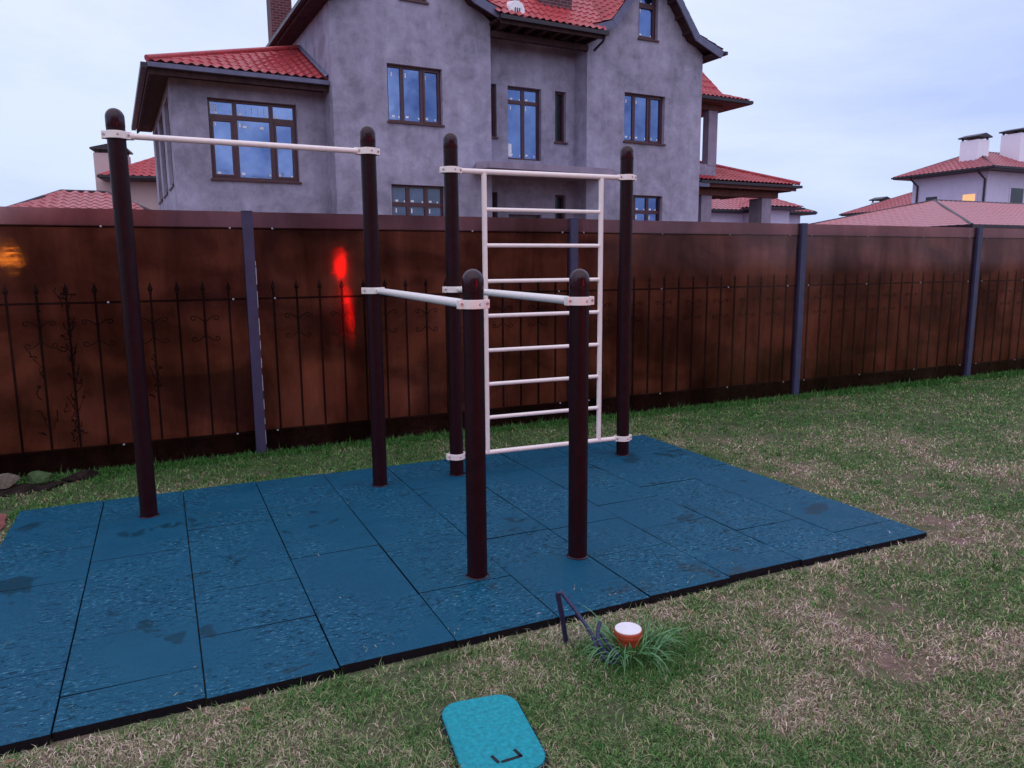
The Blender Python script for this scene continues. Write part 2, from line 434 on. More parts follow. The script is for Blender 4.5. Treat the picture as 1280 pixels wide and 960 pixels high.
lad.tube([(Cc[0] + .06, ly(Cc[0] + .06), .145), (D[0] - .06, ly(D[0] - .06), .145)], .0185, 18)
for x in (2.222, 3.205): lad.tube([(x, ly(x), .15), (x, ly(x), 2.255)], .0195, 18)
lo = lad.build('ladder_frame_tube', 'white_paint', rigB, True)
for z in (1.992, 1.730, 1.465, 1.205, .942, .682, .421): bar('rung', lo, [(2.225, ly(2.225), z), (3.20, ly(3.2), z)], .0150)

# ------------------------------------------------------------------ fence
FY = 6.735
fence = thing('polycarbonate_fence', 'tall brown see-through sheet fence with blue grey posts and forged spear railing behind', 'fence', (.7, FY, GZ))
px = [-2.42 - 3.13, -2.42, .706, 3.83, 6.95, 10.17, 13.3, 16.4, 19.5]
for i, x in enumerate(px[1:]):
    m = MB(); m.box(x - .042, x + .042, FY - .045, FY + .04, GZ - .02, 2.042)
    m.box(x - .045, x + .045, FY - .048, FY + .043, 2.042, 2.048)
    fp = m.build('fence_post', 'fence_post', fence, False, .003)
    if i == 1:
        m = MB(); z = .06
        while z < 1.62:
            h = rng.uniform(.02, .15); w = rng.uniform(.0, .0022); m.box(x + .040, x + .0435 + w, FY - .0475, FY - .044, z, z + h); z += h + rng.uniform(.0, .10)
        m.build('peeling_film', 'film', fp)
def scroll(m, x, z, s, up):
    """one forged C-scroll half, s = side, up = upper or lower"""
    pts = []
    x0, z0 = x, z
    for k in range(7):
        t = k / 6; pts.append((x0 + s * .085 * t, z0 + up * (.055 * math.sin(t * math.pi / 2))))
    cx, cz = x0 + s * .088, z0 + up * .035
    for k in range(1, 11):
        a = math.pi / 2 - k * .55; r = .022 * (1 - k * .055); pts.append((cx + s * r * math.cos(a), cz + up * r * math.sin(a)))
    return pts
for i in range(1, len(px) - 1):
    x0, x1 = px[i] + .042, px[i + 1] - .042
    m = MB(); m.box(x0 - .002, x1 + .002, FY - .012, FY - .004, GZ + .04, 1.905)
    m.build('polycarbonate_sheet', 'sheet', fence)
    m = MB(); m.box(x0 - .002, x1 + .002, FY - .012, FY - .004, 1.9065, 2.040)
    m.build('top_strip', 'strip', fence)
    m = MB(); m.box(x0 - .0405, x1 + .0405, FY + .075, FY + .083, GZ, 1.90)
    m.build('backing_sheet', 'backing', fence)
    m = MB(); m.box(x0 - .0405, x1 + .0405, FY + .0415, FY + .066, GZ, .15); m.build('foot_dark_strip', 'dirt', fence)  # dark strip added to blacken the fence foot, no real board
    m = MB()
    for z in (1.905, 1.318, .165): m.box(x0, x1, FY + .0, FY + .018, z - .009, z + .009)
    sec = m.build('forged_railing', 'iron', fence)
    # pickets
    n = 15; pos = [x0 + .14 + k * (x1 - x0 - .28) / (n - 1) for k in range(n)]
    for k, x in enumerate(pos):
        m = MB(); w = .0085
        m.box(x - w, x + w, FY + .019, FY + .032, .10, 1.375)
        yy = FY + .0255
        m.add([(x, yy, 1.475), (x - .021, yy, 1.412), (x, yy - .009, 1.412), (x + .021, yy, 1.412), (x, yy + .009, 1.412), (x, yy, 1.372)],
              [(0, 1, 2), (0, 2, 3), (0, 3, 4), (0, 4, 1), (5, 2, 1), (5, 3, 2), (5, 4, 3), (5, 1, 4)])
        m.lathe([(.006, 1.372), (.016, 1.380), (.006, 1.390)], (x, yy, 0), 10)
        m.build('picket', 'iron', sec)
        if k % 2 == 1 and k < n - 1:
            m = MB()
            for s in (-1, 1):
                for up, zc in ((1, 1.13), (-1, 1.03)):
                    pts = [(a, yy, b) for a, b in scroll(m, x, zc, s, up)]
                    m.tube(pts, .0042, 6)
            m.tube([(x, yy, 1.0), (x, yy, 1.16)], .011, 8)
            m.build('scroll', 'iron', sec, True)
    for z in (1.905, 1.318, .165):
        for k in range(4):
            x = x0 + .12 + k * (x1 - x0 - .24) / 3 + rng.uniform(-.04, .04)
            m = MB(); m.lathe([(.0085, -.004), (.0085, .0), (.006, .003), (.002, .004)], (0, 0, 0), 12)
            m.v = [(x + a, FY - .014 - c, z + b) for a, b, c in m.v]
            m.build('screw', 'bolt', fence, True)
# dried vine on the pickets at the left
m = MB()
for x, z1, n in ((-.67, 1.44, 30), (-.866, 1.36, 8), (-.08, .95, 6)):
    for k in range(n):
        z = rng.uniform(.15, z1); p = [(x + (.03 * math.sin(k)) + rng.gauss(0, .014), FY + .012, z)]
        for q in range(6): p.append((p[-1][0] + rng.gauss(0, .016), FY + .012 + rng.uniform(-.012, .02), min(z1, p[-1][2] + rng.uniform(-.012, .05))))
        m.tube(p, [rng.uniform(.002, .0055) for _ in p], 5)
        if rng.random() < .8:
            a = p[3]; s = rng.uniform(.008, .02); m.add([(a[0] - s, a[1] - .004, a[2]), (a[0], a[1], a[2] + s), (a[0] + s, a[1] - .003, a[2] - s * .3)], [(0, 1, 2)])
tag(m.build('dried_vine', 'vine', None, False, 0, (-.7, FY, GZ), False), 'dead black vine climbing the railing pickets near the left edge', 'vine')

# ------------------------------------------------------------------ ground
m = MB(); N = 24
m.add([(-400, -300, GZ), (500, -300, GZ), (500, 700, GZ), (-400, 700, GZ)], [(0, 1, 2, 3)])
g = m.build('ground', 'ground'); g['kind'] = 'structure'

import numpy as np
def blades():
    rs = np.random.default_rng(3)
    N = 1000000
    r = np.exp(rs.uniform(np.log(1.35), np.log(24), N)); th = R(65) + rs.uniform(-R(52), R(50), N)
    x = r * np.cos(th); y = r * np.sin(th)
    keep = (y < 6.72) & ~((x > -.95) & (x < 4.03) & (y > 2.785) & (y < 5.735))
    dx, dy = x - .930, y - 2.186; a = R(-8); lx = dx * math.cos(a) + dy * math.sin(a); ly_ = -dx * math.sin(a) + dy * math.cos(a)
    keep &= ~((abs(lx) < .148) & (abs(ly_) < .225))
    keep &= ~((x < -.99) & (y > 5.0) & (y < 5.9) & (x > -1.4))
    bare = np.zeros(N)
    for k in range(230):
        bx, by, br_ = rs.uniform(-1.2, 9), rs.uniform(1.2, 9), rs.uniform(.03, .20)
        bare += np.exp(-((x - bx) ** 2 + (y - by) ** 2 * 1.3) / br_ ** 2)
    for bx, by, br_ in ((.75, 2.74, .13), (.95, 2.72, .12), (4.12, 2.72, .12), (4.2, 2.9, .10), (2.4, 2.72, .1), (3.0, 2.3, .22), (2.6, 1.9, .2), (4.6, 5.4, .25)): bare += 1.3 * np.exp(-((x - bx) ** 2 + (y - by) ** 2 * 2.2) / br_ ** 2)
    keep &= rs.random(N) > np.minimum(bare, 1) * .82
    x = x[keep]; y = y[keep]; r = r[keep]; n = len(x)
    # extra lush blades: along the fence foot, and round the pipe
    ex = rs.uniform(-1.6, 12, 26000); ey = 6.70 - np.abs(rs.normal(0, .07, 26000))
    tx = 1.73 + rs.normal(0, .14, 16000); ty = 2.40 + rs.normal(0, .11, 16000)
    mx = rs.uniform(-1, 4.05, 14000); my = np.where(rs.random(14000) < .25, 2.77 - np.abs(rs.normal(0, .03, 14000)), 5.735 + np.abs(rs.normal(0, .04, 14000)))
    x = np.concatenate([x, ex, tx, mx]); y = np.concatenate([y, ey, ty, my]); r = np.hypot(x, y); N = len(x)
    cr_ = np.exp(rs.uniform(np.log(1.7), np.log(9), 260)); ct = R(65) + rs.uniform(-R(45), R(42), 260); ccx = cr_ * np.cos(ct); ccy = cr_ * np.sin(ct)
    qx = np.repeat(ccx, 45) + rs.normal(0, .022, 260 * 45) * np.repeat(rs.uniform(.6, 2.2, 260), 45); qy = np.repeat(ccy, 45) + rs.normal(0, .022, 260 * 45) * np.repeat(rs.uniform(.6, 2.2, 260), 45)
    ok = (qy < 6.7) & ~((qx > -.96) & (qx < 4.04) & (qy > 2.785) & (qy < 5.735)) & ~((abs(qx - .93) < .19) & (abs(qy - 2.186) < .27)); qx = qx[ok]; qy = qy[ok]
    x = np.concatenate([x, qx]); y = np.concatenate([y, qy]); r = np.hypot(x, y); N = len(x)
    kind = np.concatenate([np.zeros(n), np.ones(26000), np.full(16000, 2), np.full(14000, 3), np.full(len(qx), 4)]); n5 = 110; x = np.concatenate([x, rs.uniform(-.9, 4.0, n5)]); y = np.concatenate([y, np.where(rs.random(n5) < .5, rs.uniform(2.83, 5.7, n5), 2.83 + np.abs(rs.normal(0, .12, n5)))]); r = np.hypot(x, y); N = len(x); kind = np.concatenate([kind, np.full(n5, 5)])
    rnd = rs.random(N)
    rnd = np.where(kind == 1, rnd * .45 , rnd); rnd = np.where(kind == 4, rnd * .6 - .2, rnd); rnd = np.where(kind == 2, rnd * .5 - .30, rnd); L0 = 1
    L = rs.gamma(5, .0037, N) * (1 + .05 * r); L = np.where(kind == 1, L * 1.5, L); L = np.where(kind == 4, L * 1.6, L); L = np.where(kind == 5, L * .7, L); L = np.where(kind == 2, L * 1.15, L)
    flat = rs.random(N) < np.where(rnd > .45, .82, .35)
    flat = flat | (kind == 5); rnd = np.where(kind == 5, .8, rnd)
    GB = np.where(kind == 5, .003, GZ)
    W = (.00035 + .00044 * r) * rs.uniform(.7, 1.3, N)
    az = rs.uniform(0, 2 * math.pi, N); tilt = np.where(flat, rs.uniform(1.1, 1.5, N), rs.uniform(.15, 1.0, N))
    ux, uy = np.cos(az), np.sin(az); sx, sy = -uy, ux
    z0 = GB + np.where(flat & (kind != 5), rs.uniform(0, .014, N), 0)
    h1 = L * .55; 
    mxx = x + ux * np.sin(tilt * .7) * h1; myy = y + uy * np.sin(tilt * .7) * h1; mz = z0 + np.cos(tilt * .7) * h1
    t2 = np.minimum(tilt * 1.3, 1.75); tx_ = mxx + ux * np.sin(t2) * h1; ty_ = myy + uy * np.sin(t2) * h1; tz = np.maximum(mz + np.cos(t2) * h1, GB + .002)
    P = np.empty((N, 5, 3))
    P[:, 0] = np.stack([x - sx * W, y - sy * W, z0], 1); P[:, 1] = np.stack([x + sx * W, y + sy * W, z0], 1)
    P[:, 2] = np.stack([mxx + sx * W * .8, myy + sy * W * .8, mz], 1); P[:, 3] = np.stack([mxx - sx * W * .8, myy - sy * W * .8, mz], 1)
    P[:, 4] = np.stack([tx_, ty_, tz], 1)
    me = bpy.data.meshes.new('lawn_grass'); me.vertices.add(N * 5); me.vertices.foreach_set('co', P.ravel().astype(np.float32))
    base = (np.arange(N) * 5)[:, None]
    loops = np.concatenate([base + np.array([[0, 1, 2, 3]]), base + np.array([[3, 2, 4]])], 1).ravel()
    me.loops.add(N * 7); me.loops.foreach_set('vertex_index', loops.astype(np.int32))
    st = np.stack([np.arange(N) * 7, np.arange(N) * 7 + 4], 1).ravel(); tot = np.tile([4, 3], N)
    me.polygons.add(N * 2); me.polygons.foreach_set('loop_start', st.astype(np.int32)); me.polygons.foreach_set('loop_total', tot.astype(np.int32))
    me.update(calc_edges=True)
    for nm, arr in (('rnd', rnd), ('rnd2', rs.random(N))):
        at = me.attributes.new(nm, 'FLOAT', 'POINT'); at.data.foreach_set('value', np.repeat(arr, 5).astype(np.float32))
    me.materials.append(M['blade']); o = bpy.data.objects.new('lawn_grass', me); C.objects.link(o)
    o['kind'] = 'stuff'; o['label'] = 'short patchy green and straw coloured lawn grass'; o['category'] = 'grass'
blades()

# ------------------------------------------------------------------ small things on the lawn
# valve lid
lid = thing('hatch_lid', 'turquoise plastic hatch lid with black slots set flush in the lawn', 'hatch', (.930, 2.186, GZ))
def rrect(cx, cy, w, l, r, rot, n=7):
    pts = []
    for sx, sy, a0 in ((1, 1, 0), (-1, 1, 90), (-1, -1, 180), (1, -1, 270)):
        for k in range(n):
            a = R(a0 + 90 * k / (n - 1)); pts.append((sx * (w / 2 - r) + r * math.cos(a), sy * (l / 2 - r) + r * math.sin(a)))
    c, s = math.cos(R(rot)), math.sin(R(rot)); return [(cx + x * c - y * s, cy + x * s + y * c) for x, y in pts]
LR = -8
o_ = rrect(.930, 2.186, .285, .44, .075, LR); i_ = rrect(.930, 2.186, .277, .432, .071, LR); j_ = rrect(.930, 2.186, .262, .417, .064, LR)
n = len(o_); m = MB()
vs = [(x, y, GZ - .01) for x, y in o_] + [(x, y, -.020) for x, y in o_] + [(x, y, -.016) for x, y in i_] + [(x, y, -.0175) for x, y in j_]
fs = [(a * n + k, a * n + (k + 1) % n, (a + 1) * n + (k + 1) % n, (a + 1) * n + k) for a in range(3) for k in range(n)] + [tuple(range(3 * n, 4 * n))]
m.add(vs, fs); m.build('lid_plate', 'lid', lid, True)
f_ = rrect(.930, 2.186, .305, .46, .085, LR); m = MB()
vs = [(x, y, GZ - .01) for x, y in f_] + [(x, y, -.030) for x, y in f_] + [(x, y, -.030) for x, y in o_]
m.add(vs, [(a * n + k, a * n + (k + 1) % n, (a + 1) * n + (k + 1) % n, (a + 1) * n + k) for a in range(2) for k in range(n)]); m.build('lid_rim', 'slot', lid)
m = MB()
def stroke(a, b, w=.006):
    a = Vector(a); b = Vector(b); d = (b - a).normalized() * w; s = Vector((-d.y, d.x))
    q = [a - s, b - s, b + s, a + s]; m.prism([(p.x, p.y, -.0172) for p in q], (0, 0, .0008))
stroke((.962, 2.068), (.968, 2.026)); stroke((.972, 2.028), (.897, 2.028)); stroke((.880, 2.070), (.888, 2.028))
m.build('slot', 'slot', lid)
# drain pipe end
pipe = thing('drain_pipe', 'orange brown pipe end with a white cap standing in long grass', 'pipe', (1.708, 2.508, GZ))
PX, PY = 1.708, 2.508
m = MB(); m.lathe([(.054, GZ), (.054, .010), (.0595, .012), (.0610, .017), (.0610, .025), (.0585, .027), (.0610, .029), (.0610, .039), (.058, .043), (.052, .043)], (PX, PY, 0), 40); m.build('pipe_socket', 'pipe', pipe, True)
m = MB(); m.lathe([(.056, .039), (.0565, .046), (.054, .048), (.001, .0485)], (PX, PY, 0), 40); m.build('white_cap', 'cap_white', pipe, True)
# long grass tuft
def tuft(name, label, cx, cy, n, Lr, spread):
    m = MB()
    for k in range(n):
        a = rng.uniform(0, 2 * math.pi); rr = spread * math.sqrt(rng.random()); x = cx + rr * math.cos(a); y = cy + rr * math.sin(a)
        if math.hypot(x - PX, y - PY) < .058: continue
        a = math.atan2(y - cy, x - cx) + rng.gauss(0, .7); L = rng.uniform(*Lr); w = rng.uniform(.0018, .0048)
        dx, dy = math.cos(a), math.sin(a); sx, sy = -dy, dx; vs = []; fs = []; X, Y, Z = x, y, GZ; el = rng.uniform(60, 88); K = 7; drop = rng.uniform(9, 24)
        for q in range(K + 1):
            ww = w * (1 - (q / K) ** 2 * .95)
            vs += [(X - sx * ww, Y - sy * ww, Z), (X, Y, Z - ww * .5), (X + sx * ww, Y + sy * ww, Z)]
            e = R(el - drop * q); X += dx * math.cos(e) * L / K; Y += dy * math.cos(e) * L / K; Z = max(GZ + .003, Z + math.sin(e) * L / K)
            if q < K: b = q * 3; fs += [(b, b + 1, b + 4, b + 3), (b + 1, b + 2, b + 5, b + 4)]
        m.add(vs, fs)
    o = m.build(name, 'tuft', None, True, 0, (cx, cy, GZ), False); tag(o, label, 'plant'); return o
tuft('grass_tuft', 'long arching green grass tuft around the capped pipe', 1.675, 2.44, 190, (.10, .27), .12)
# bent steel strap
br = MB()
def strap(pts, w, t):
    """flat strip along pts, width in the picture-wise x direction"""
    P = [Vector(p) for p in pts]
    for a, b in zip(P[:-1], P[1:]):
        d = (b - a).normalized(); s = d.cross(Vector((0, 1, 0))).normalized() * w; q = Vector((0, 1, 0)) * t
        br.add([tuple(a - s - q), tuple(a + s - q), tuple(a + s + q), tuple(a - s + q), tuple(b - s - q), tuple(b + s - q), tuple(b + s + q), tuple(b - s + q)],
               [(0, 3, 2, 1), (4, 5, 6, 7), (0, 1, 5, 4), (1, 2, 6, 5), (2, 3, 7, 6), (3, 0, 4, 7)])
strap([(1.482, 2.64, GZ - .01), (1.462, 2.64, .08), (1.437, 2.64, .205)], .0095, .005)
br.tube([(1.432, 2.642, .205), (1.455, 2.636, .203), (1.49, 2.59, .145), (1.515, 2.54, .092), (1.525, 2.50, .060), (1.522, 2.46, .025), (1.530, 2.42, -.005), (1.560, 2.39, -.024), (1.590, 2.39, -.022)], .0080, 8)
br.tube([(1.575, 2.52, .098), (1.553, 2.50, .080), (1.538, 2.48, .050), (1.545, 2.45, .018), (1.565, 2.42, -.004), (1.590, 2.395, -.018)], .0084, 8)
br.tube([(1.565, 2.50, .060), (1.575, 2.46, .028), (1.590, 2.43, .006), (1.605, 2.40, -.014)], .0070, 8)
tag(br.build('bent_bracket', 'steel', None, True, 0, (1.48, 2.64, GZ), False), 'bent dark blue steel strap sticking up beside the grass tuft', 'bracket')
# stones at the fence foot
def rock(name, label, cat, mtl, c, s, seed, rot=0):
    import bmesh
    bm = bmesh.new(); bmesh.ops.create_icosphere(bm, subdivisions=4, radius=1)
    rr = random.Random(seed); ph = [(Vector((rr.gauss(0, 1), rr.gauss(0, 1), rr.gauss(0, 1))).normalized(), rr.uniform(.55, .95)) for _ in range(14)]
    for v in bm.verts:
        p = v.co.copy()
        for nrm, d in ph:
            e = p.dot(nrm) - d
            if e > 0: p -= nrm * e
        p *= 1 + .04 * math.sin(p.x * 9 + seed) * math.sin(p.y * 11)+ rr.uniform(-.008, .008)
        v.co = Vector((p.x * s[0], p.y * s[1], p.z * s[2]))
    me = bpy.data.meshes.new(name); bm.to_mesh(me); bm.free(); me.shade_smooth(); me.set_sharp_from_angle(angle=R(30)); me.materials.append(M[mtl])
    o = bpy.data.objects.new(name, me); C.objects.link(o); o.location = c; o.rotation_euler = (R(rr.uniform(-8, 8)), R(rr.uniform(-8, 8)), R(rot)); return tag(o, label, cat)
rock('stone', 'flat pale lichen stone at the fence foot by the left edge', 'stone', 'stone', (-1.16, 6.40, .045), (.15, .12, .06), 3, 10)
rock('stone', 'flat moss green stone right of the pale stone at the fence', 'stone', 'moss', (-.905, 6.45, .030), (.105, .11, .055), 5, 30)
rock('stone', 'dark low clod of earth right of the mossy stone', 'stone', 'dirt', (-.66, 6.52, .0), (.14, .09, .045), 9, 0)
rock('shadow_mound', 'dark soil mound added as the black shadow under the flat stones by the fence', 'soil', 'dirt', (-1.08, 6.42, GZ + .005), (.42, .20, .045), 11, 0)  # dark mound stands for the shadow beneath the stones
rock('clay_slab', 'reddish clay slab lying against the mat at the left edge', 'slab', 'clay', (-1.16, 5.46, GZ + .004), (.19, .34, .02), 13, 0)
rock('clay_slab', 'small reddish clay piece in the grass before the pale stone', 'slab', 'clay', (-1.19, 6.08, GZ + .006), (.10, .06, .02), 15, 0)
m = MB()
for k in range(26):
    x = rng.uniform(-.9, 4.2); y = rng.choice([rng.uniform(5.8, 6.5), rng.uniform(2.3, 2.75), rng.uniform(5.8, 6.2)])
    a = rng.uniform(0, 6.28); s = rng.uniform(.012, .024)
    c, d = math.cos(a) * s, math.sin(a) * s; z = GZ + .035
    m.add([(x - c, y - d, z), (x + d * .5, y - c * .5, z + .006), (x + c, y + d, z + .003), (x - d * .5, y + c * .5, z + .008)], [(0, 1, 2, 3)])
lf = m.build('fallen_leaves', mat_simple('dry_leaf', (.30, .16, .10), .8, .2, .4, 20), split=False); lf['kind'] = 'stuff'; lf['label'] = 'few dry brown leaves scattered on the grass'; lf['category'] = 'leaves'

# ------------------------------------------------------------------ unfinished house
K = 1.1765; TH = R(2.8); e1 = Vector((math.cos(TH), math.sin(TH), 0)); e2 = Vector((-math.sin(TH), math.cos(TH), 0))
def W(p):
    q = e1 * (p[0] * K) + e2 * (p[1] * K); return (q.x, q.y, 1.58 + (p[2] - 1.58) * K)
def HM():
    m = MB(); m.x = W; return m
hb = W((8, 17, 0)); house = thing('unfinished_house', 'grey rendered two storey house with red tile roofs and two steep gables behind the fence', 'house', (hb[0], hb[1], GZ))
ZB = .2
def wall_grid(m, u0, u1, z0, z1, v, holes, rev=.17):
    """front face at depth v with rectangular openings and their reveals"""
    us = sorted({u0, u1} | {h[0] for h in holes} | {h[1] for h in holes}); zs = sorted({z0, z1} | {h[2] for h in holes} | {h[3] for h in holes})
    for a, b in zip(us[:-1], us[1:]):
        for c, d in zip(zs[:-1], zs[1:]):
            cu, cz = (a + b) / 2, (c + d) / 2
            if any(h[0] < cu < h[1] and h[2] < cz < h[3] for h in holes): continue
            m.add([(a, v, c), (b, v, c), (b, v, d), (a, v, d)], [(0, 1, 2, 3)])
    for a, b, c, d in holes:
        m.add([(a, v, c), (b, v, c), (b, v, d), (a, v, d), (a, v + rev, c), (b, v + rev, c), (b, v + rev, d), (a, v + rev, d)],
              [(0, 1, 5, 4), (1, 2, 6, 5), (2, 3, 7, 6), (3, 0, 4, 7)])
def window(parent, u0, u1, z0, z1, v, vm=(), hm=(), glassm='glass', sill=True, name='window', stick=True, sash=()):
    y0 = v + .115; f = .055; m = HM()
    m.box(u0 - .01, u0 + f, y0, y0 + .07, z0, z1); m.box(u1 - f, u1 + .01, y0, y0 + .07, z0, z1)
    m.box(u0 + f, u1 - f, y0, y0 + .07, z1 - f, z1 + .01); m.box(u0 + f, u1 - f, y0, y0 + .07, z0 - .01, z0 + f)
    zz = [z0 + f] + sorted(hm) + [z1 - f]; uu = [u0 + f] + sorted(vm) + [u1 - f]
    for u in vm: m.box(u - .045, u + .045, y0 + .004, y0 + .066, z0 + f, z1 - f)
    for z in hm:
        for a, b in zip(uu[:-1], uu[1:]): m.box(a + (.045 if a in vm else 0), b - (.045 if b in vm else 0), y0 + .002, y0 + .068, z - .045, z + .045)
    for (a, b, c, d) in sash:  # opening sash: a thicker inner frame
        t = .045; m.box(a, a + t, y0 - .012, y0 + .05, c, d); m.box(b - t, b, y0 - .012, y0 + .05, c, d); m.box(a + t, b - t, y0 - .012, y0 + .05, c, c + t); m.box(a + t, b - t, y0 - .012, y0 + .05, d - t, d)
    o = m.build(name, 'frame', parent)
    m = HM(); m.box(u0 + .01, u1 - .01, y0 + .035, y0 + .05, z0 + .01, z1 - .01); m.build('pane', glassm, o)
    if sill:
        m = HM(); m.box(u0 - .03, u1 + .03, v - .05, y0 + .002, z0 - .045, z0 - .006); m.build('sill', 'frame', o)
    if stick:
        m = HM(); ok = 0
        for a, b in zip(uu[:-1], uu[1:]):
            for c, d in zip(zz[:-1], zz[1:]):
                if b - a < .15 or d - c < .2: continue
                A0, B0 = a + .05, b - .05; yy = y0 + .030
                def st(x, z, w, h): m.add([(x, yy, z), (x + w, yy, z), (x + w, yy, z + h), (x, yy, z + h)], [(0, 1, 2, 3)])
                st(A0 + .03, c + .06, .07, .045)
                if d - c > .5: st(A0 + .03, d - .19, .030, .10)
                st(B0 - .05, c + .05, .03, .04)
        if m.v: m.build('protective_sticker', 'sticker', o)
    return o
# --- main blocks: left u 4.58-8.45, right 11.22-15.07, front plane v=17
def block(u0, u1, holes, cx, ghole):
    m = HM(); wall_grid(m, u0, u1, ZB, 7.35, 17.0, holes)
    m.add([(u0, 17, ZB), (u0, 24.5, ZB), (u0, 24.5, 7.35), (u0, 17, 7.35)], [(0, 1, 2, 3)])
    m.add([(u1, 17, ZB), (u1, 24.5, ZB), (u1, 24.5, 7.35), (u1, 17, 7.35)], [(0, 1, 2, 3)])
    # gable with a tall narrow opening
    hw = ghole[0]; zb, zt = ghole[1:]
    def half(z): return (9.45 - z) / 1.30 if z > 7.72 else 1.33 + (7.72 - z) * 1.62
    for s in (-1, 1):
        P = [(cx + s * (u1 - u0) / 2, 17, 7.35), (cx + s * hw, 17, 7.35), (cx + s * hw, 17, zt), (cx, 17, zt + .0), (cx, 17, 9.45), (cx + s * 1.33, 17, 7.72)]
        P1 = [(cx + s * hw, 17, 7.35), (cx + s * hw, 17, zt), (cx + s * half(zt), 17, zt), (cx + s * 1.33, 17, 7.72), (cx + s * 1.90, 17, 7.352)]
        m.add(P1, [tuple(range(5))])
        m.add([(cx, 17, zt), (cx + s * half(zt), 17, zt), (cx, 17, 9.45)], [(0, 1, 2)])
        m.add([(cx + s * hw, 17, zb), (cx + s * hw, 17, zt), (cx + s * hw, 17.17, zt), (cx + s * hw, 17.17, zb)], [(0, 1, 2, 3)])
    m.add([(cx - hw, 17, 7.35), (cx + hw, 17, 7.35), (cx + hw, 17, zb), (cx - hw, 17, zb)], [(0, 1, 2, 3)])
    m.add([(cx - hw, 17, zb), (cx + hw, 17, zb), (cx + hw, 17.17, zb), (cx - hw, 17.17, zb)], [(0, 1, 2, 3)])
    m.add([(cx - hw, 17, zt), (cx + hw, 17, zt), (cx + hw, 17.17, zt), (cx - hw, 17.17, zt)], [(0, 1, 2, 3)])
    return m.build('wall', 'stucco', house)
LW = [(5.84, 7.18, 4.86, 6.11), (5.86, 7.19, 2.2, 3.46)]
RW = [(12.41, 13.77, 4.86, 6.11), (12.43, 13.76, 2.2, 3.46)]
block(4.58, 8.45, LW, 6.525, (.32, 7.50, 8.75)); block(11.22, 15.07, RW, 13.15, (.32, 7.52, 8.75))
for h in (LW[0], RW[0]):
    w = h[1] - h[0]
    window(house, *h, 17.0, (h[0] + w * .29, h[0] + w * .65), (), sash=((h[0] + w * .65 + .03, h[1] - .03, h[2] + .03, h[3] - .03),))
for h in (LW[1], RW[1]):
    w = h[1] - h[0]; window(house, *h, 17.0, (h[0] + w * .33, h[0] + w * .67), (3.02,), 'dim_glass' if h is LW[1] else 'glass')
for c in (6.525, 13.15): window(house, c - .32, c + .32, 7.52, 8.75, 17.0, (), (8.40,), sash=((c - .27, c + .27, 7.57, 8.36),))
# --- recess
HR = [(9.22, 10.20, 4.28, 6.08), (10.62, 10.96, 4.80, 6.08), (8.60, 8.90, 4.80, 6.08), (9.22, 10.20, 1.2, 2.9), (10.62, 10.96, 2.2, 3.44), (8.60, 8.90, 2.2, 3.44)]
m = HM(); wall_grid(m, 8.45, 11.22, ZB, 7.4, 17.6, HR); m.build('wall', 'stucco', house)
window(house, *HR[0], 17.6, (9.72,), (5.72,), sill=False, name='balcony_door')
for h in (HR[1], HR[2], HR[4], HR[5]): window(house, *h, 17.6, (), (), 'slit', name='window', stick=False)
m = HM(); m.box(9.27, 9.37, 17.70, 17.712, 4.36, 4.68); m.build('white_notice', 'sticker', house)
window(house, *HR[3], 17.6, (9.72,), (), 'slit', sill=False, name='terrace_door', stick=False)
# balcony slab with cut corners
m = HM(); sl = [(7.75, 16.98), (8.0, 15.95), (11.35, 15.95), (11.60, 16.98)]
sl = [(7.95, 16.99), (7.62, 16.15), (7.85, 15.88), (11.25, 15.88), (11.62, 16.2), (11.62, 16.99)]
m.prism([(a, b, 3.80) for a, b in sl], (0, 0, .15)); m.prism([(8.452, 16.99, 3.80), (11.218, 16.99, 3.80), (11.218, 17.595, 3.80), (8.452, 17.595, 3.80)], (0, 0, .15)); m.build('balcony_slab', 'concrete', house, False, .003)
# --- left wing
m = HM(); wall_grid(m, 1.37, 4.58, ZB, 5.52, 17.8, [(2.09, 3.96, 3.50, 5.18)])
SW = [(18.5, 19.75), (20.45, 21.9), (22.6, 24.0)]
vs = sorted({17.8, 24.8} | {a for p in SW for a in p})
for a, b in zip(vs[:-1], vs[1:]):
    hole = any(p[0] <= a and b <= p[1] for p in SW)
    for c, d in ((ZB, 3.42), (3.42, 5.30), (5.30, 5.52)):
        if hole and c == 3.42:
            m.add([(1.37, a, c), (1.37, b, c), (1.55, b, c), (1.55, a, c)], [(0, 1, 2, 3)]); m.add([(1.37, a, d), (1.37, b, d), (1.55, b, d), (1.55, a, d)], [(0, 1, 2, 3)])
            for y in (a, b): m.add([(1.37, y, c), (1.37, y, d), (1.55, y, d), (1.55, y, c)], [(0, 1, 2, 3)])
            continue
        m.add([(1.37, a, c), (1.37, b, c), (1.37, b, d), (1.37, a, d)], [(0, 1, 2, 3)])
m.build('wall', 'stucco', house)
for a, b in SW:
    m = HM(); x0, x1 = 1.45, 1.51
    m.box(x0, x1, a, a + .07, 3.42, 5.30); m.box(x0, x1, b - .07, b, 3.42, 5.30); m.box(x0, x1, a + .07, b - .07, 3.42, 3.49); m.box(x0, x1, a + .07, b - .07, 5.23, 5.30); m.box(x0, x1, (a + b) / 2 - .04, (a + b) / 2 + .04, 3.49, 5.23)
    o = m.build('window', 'frame', house); m = HM(); m.box(1.475, 1.49, a + .01, b - .01, 3.43, 5.29); m.build('pane', 'slit', o)
    m = HM(); m.box(1.33, 1.45, a - .03, b + .03, 3.375, 3.418); m.build('sill', 'frame', o)
window(house, 2.09, 3.96, 3.50, 5.18, 17.8, (2.65, 3.42), (4.82,), sash=((2.15, 2.60, 3.56, 4.77), (3.47, 3.90, 3.56, 4.77)))
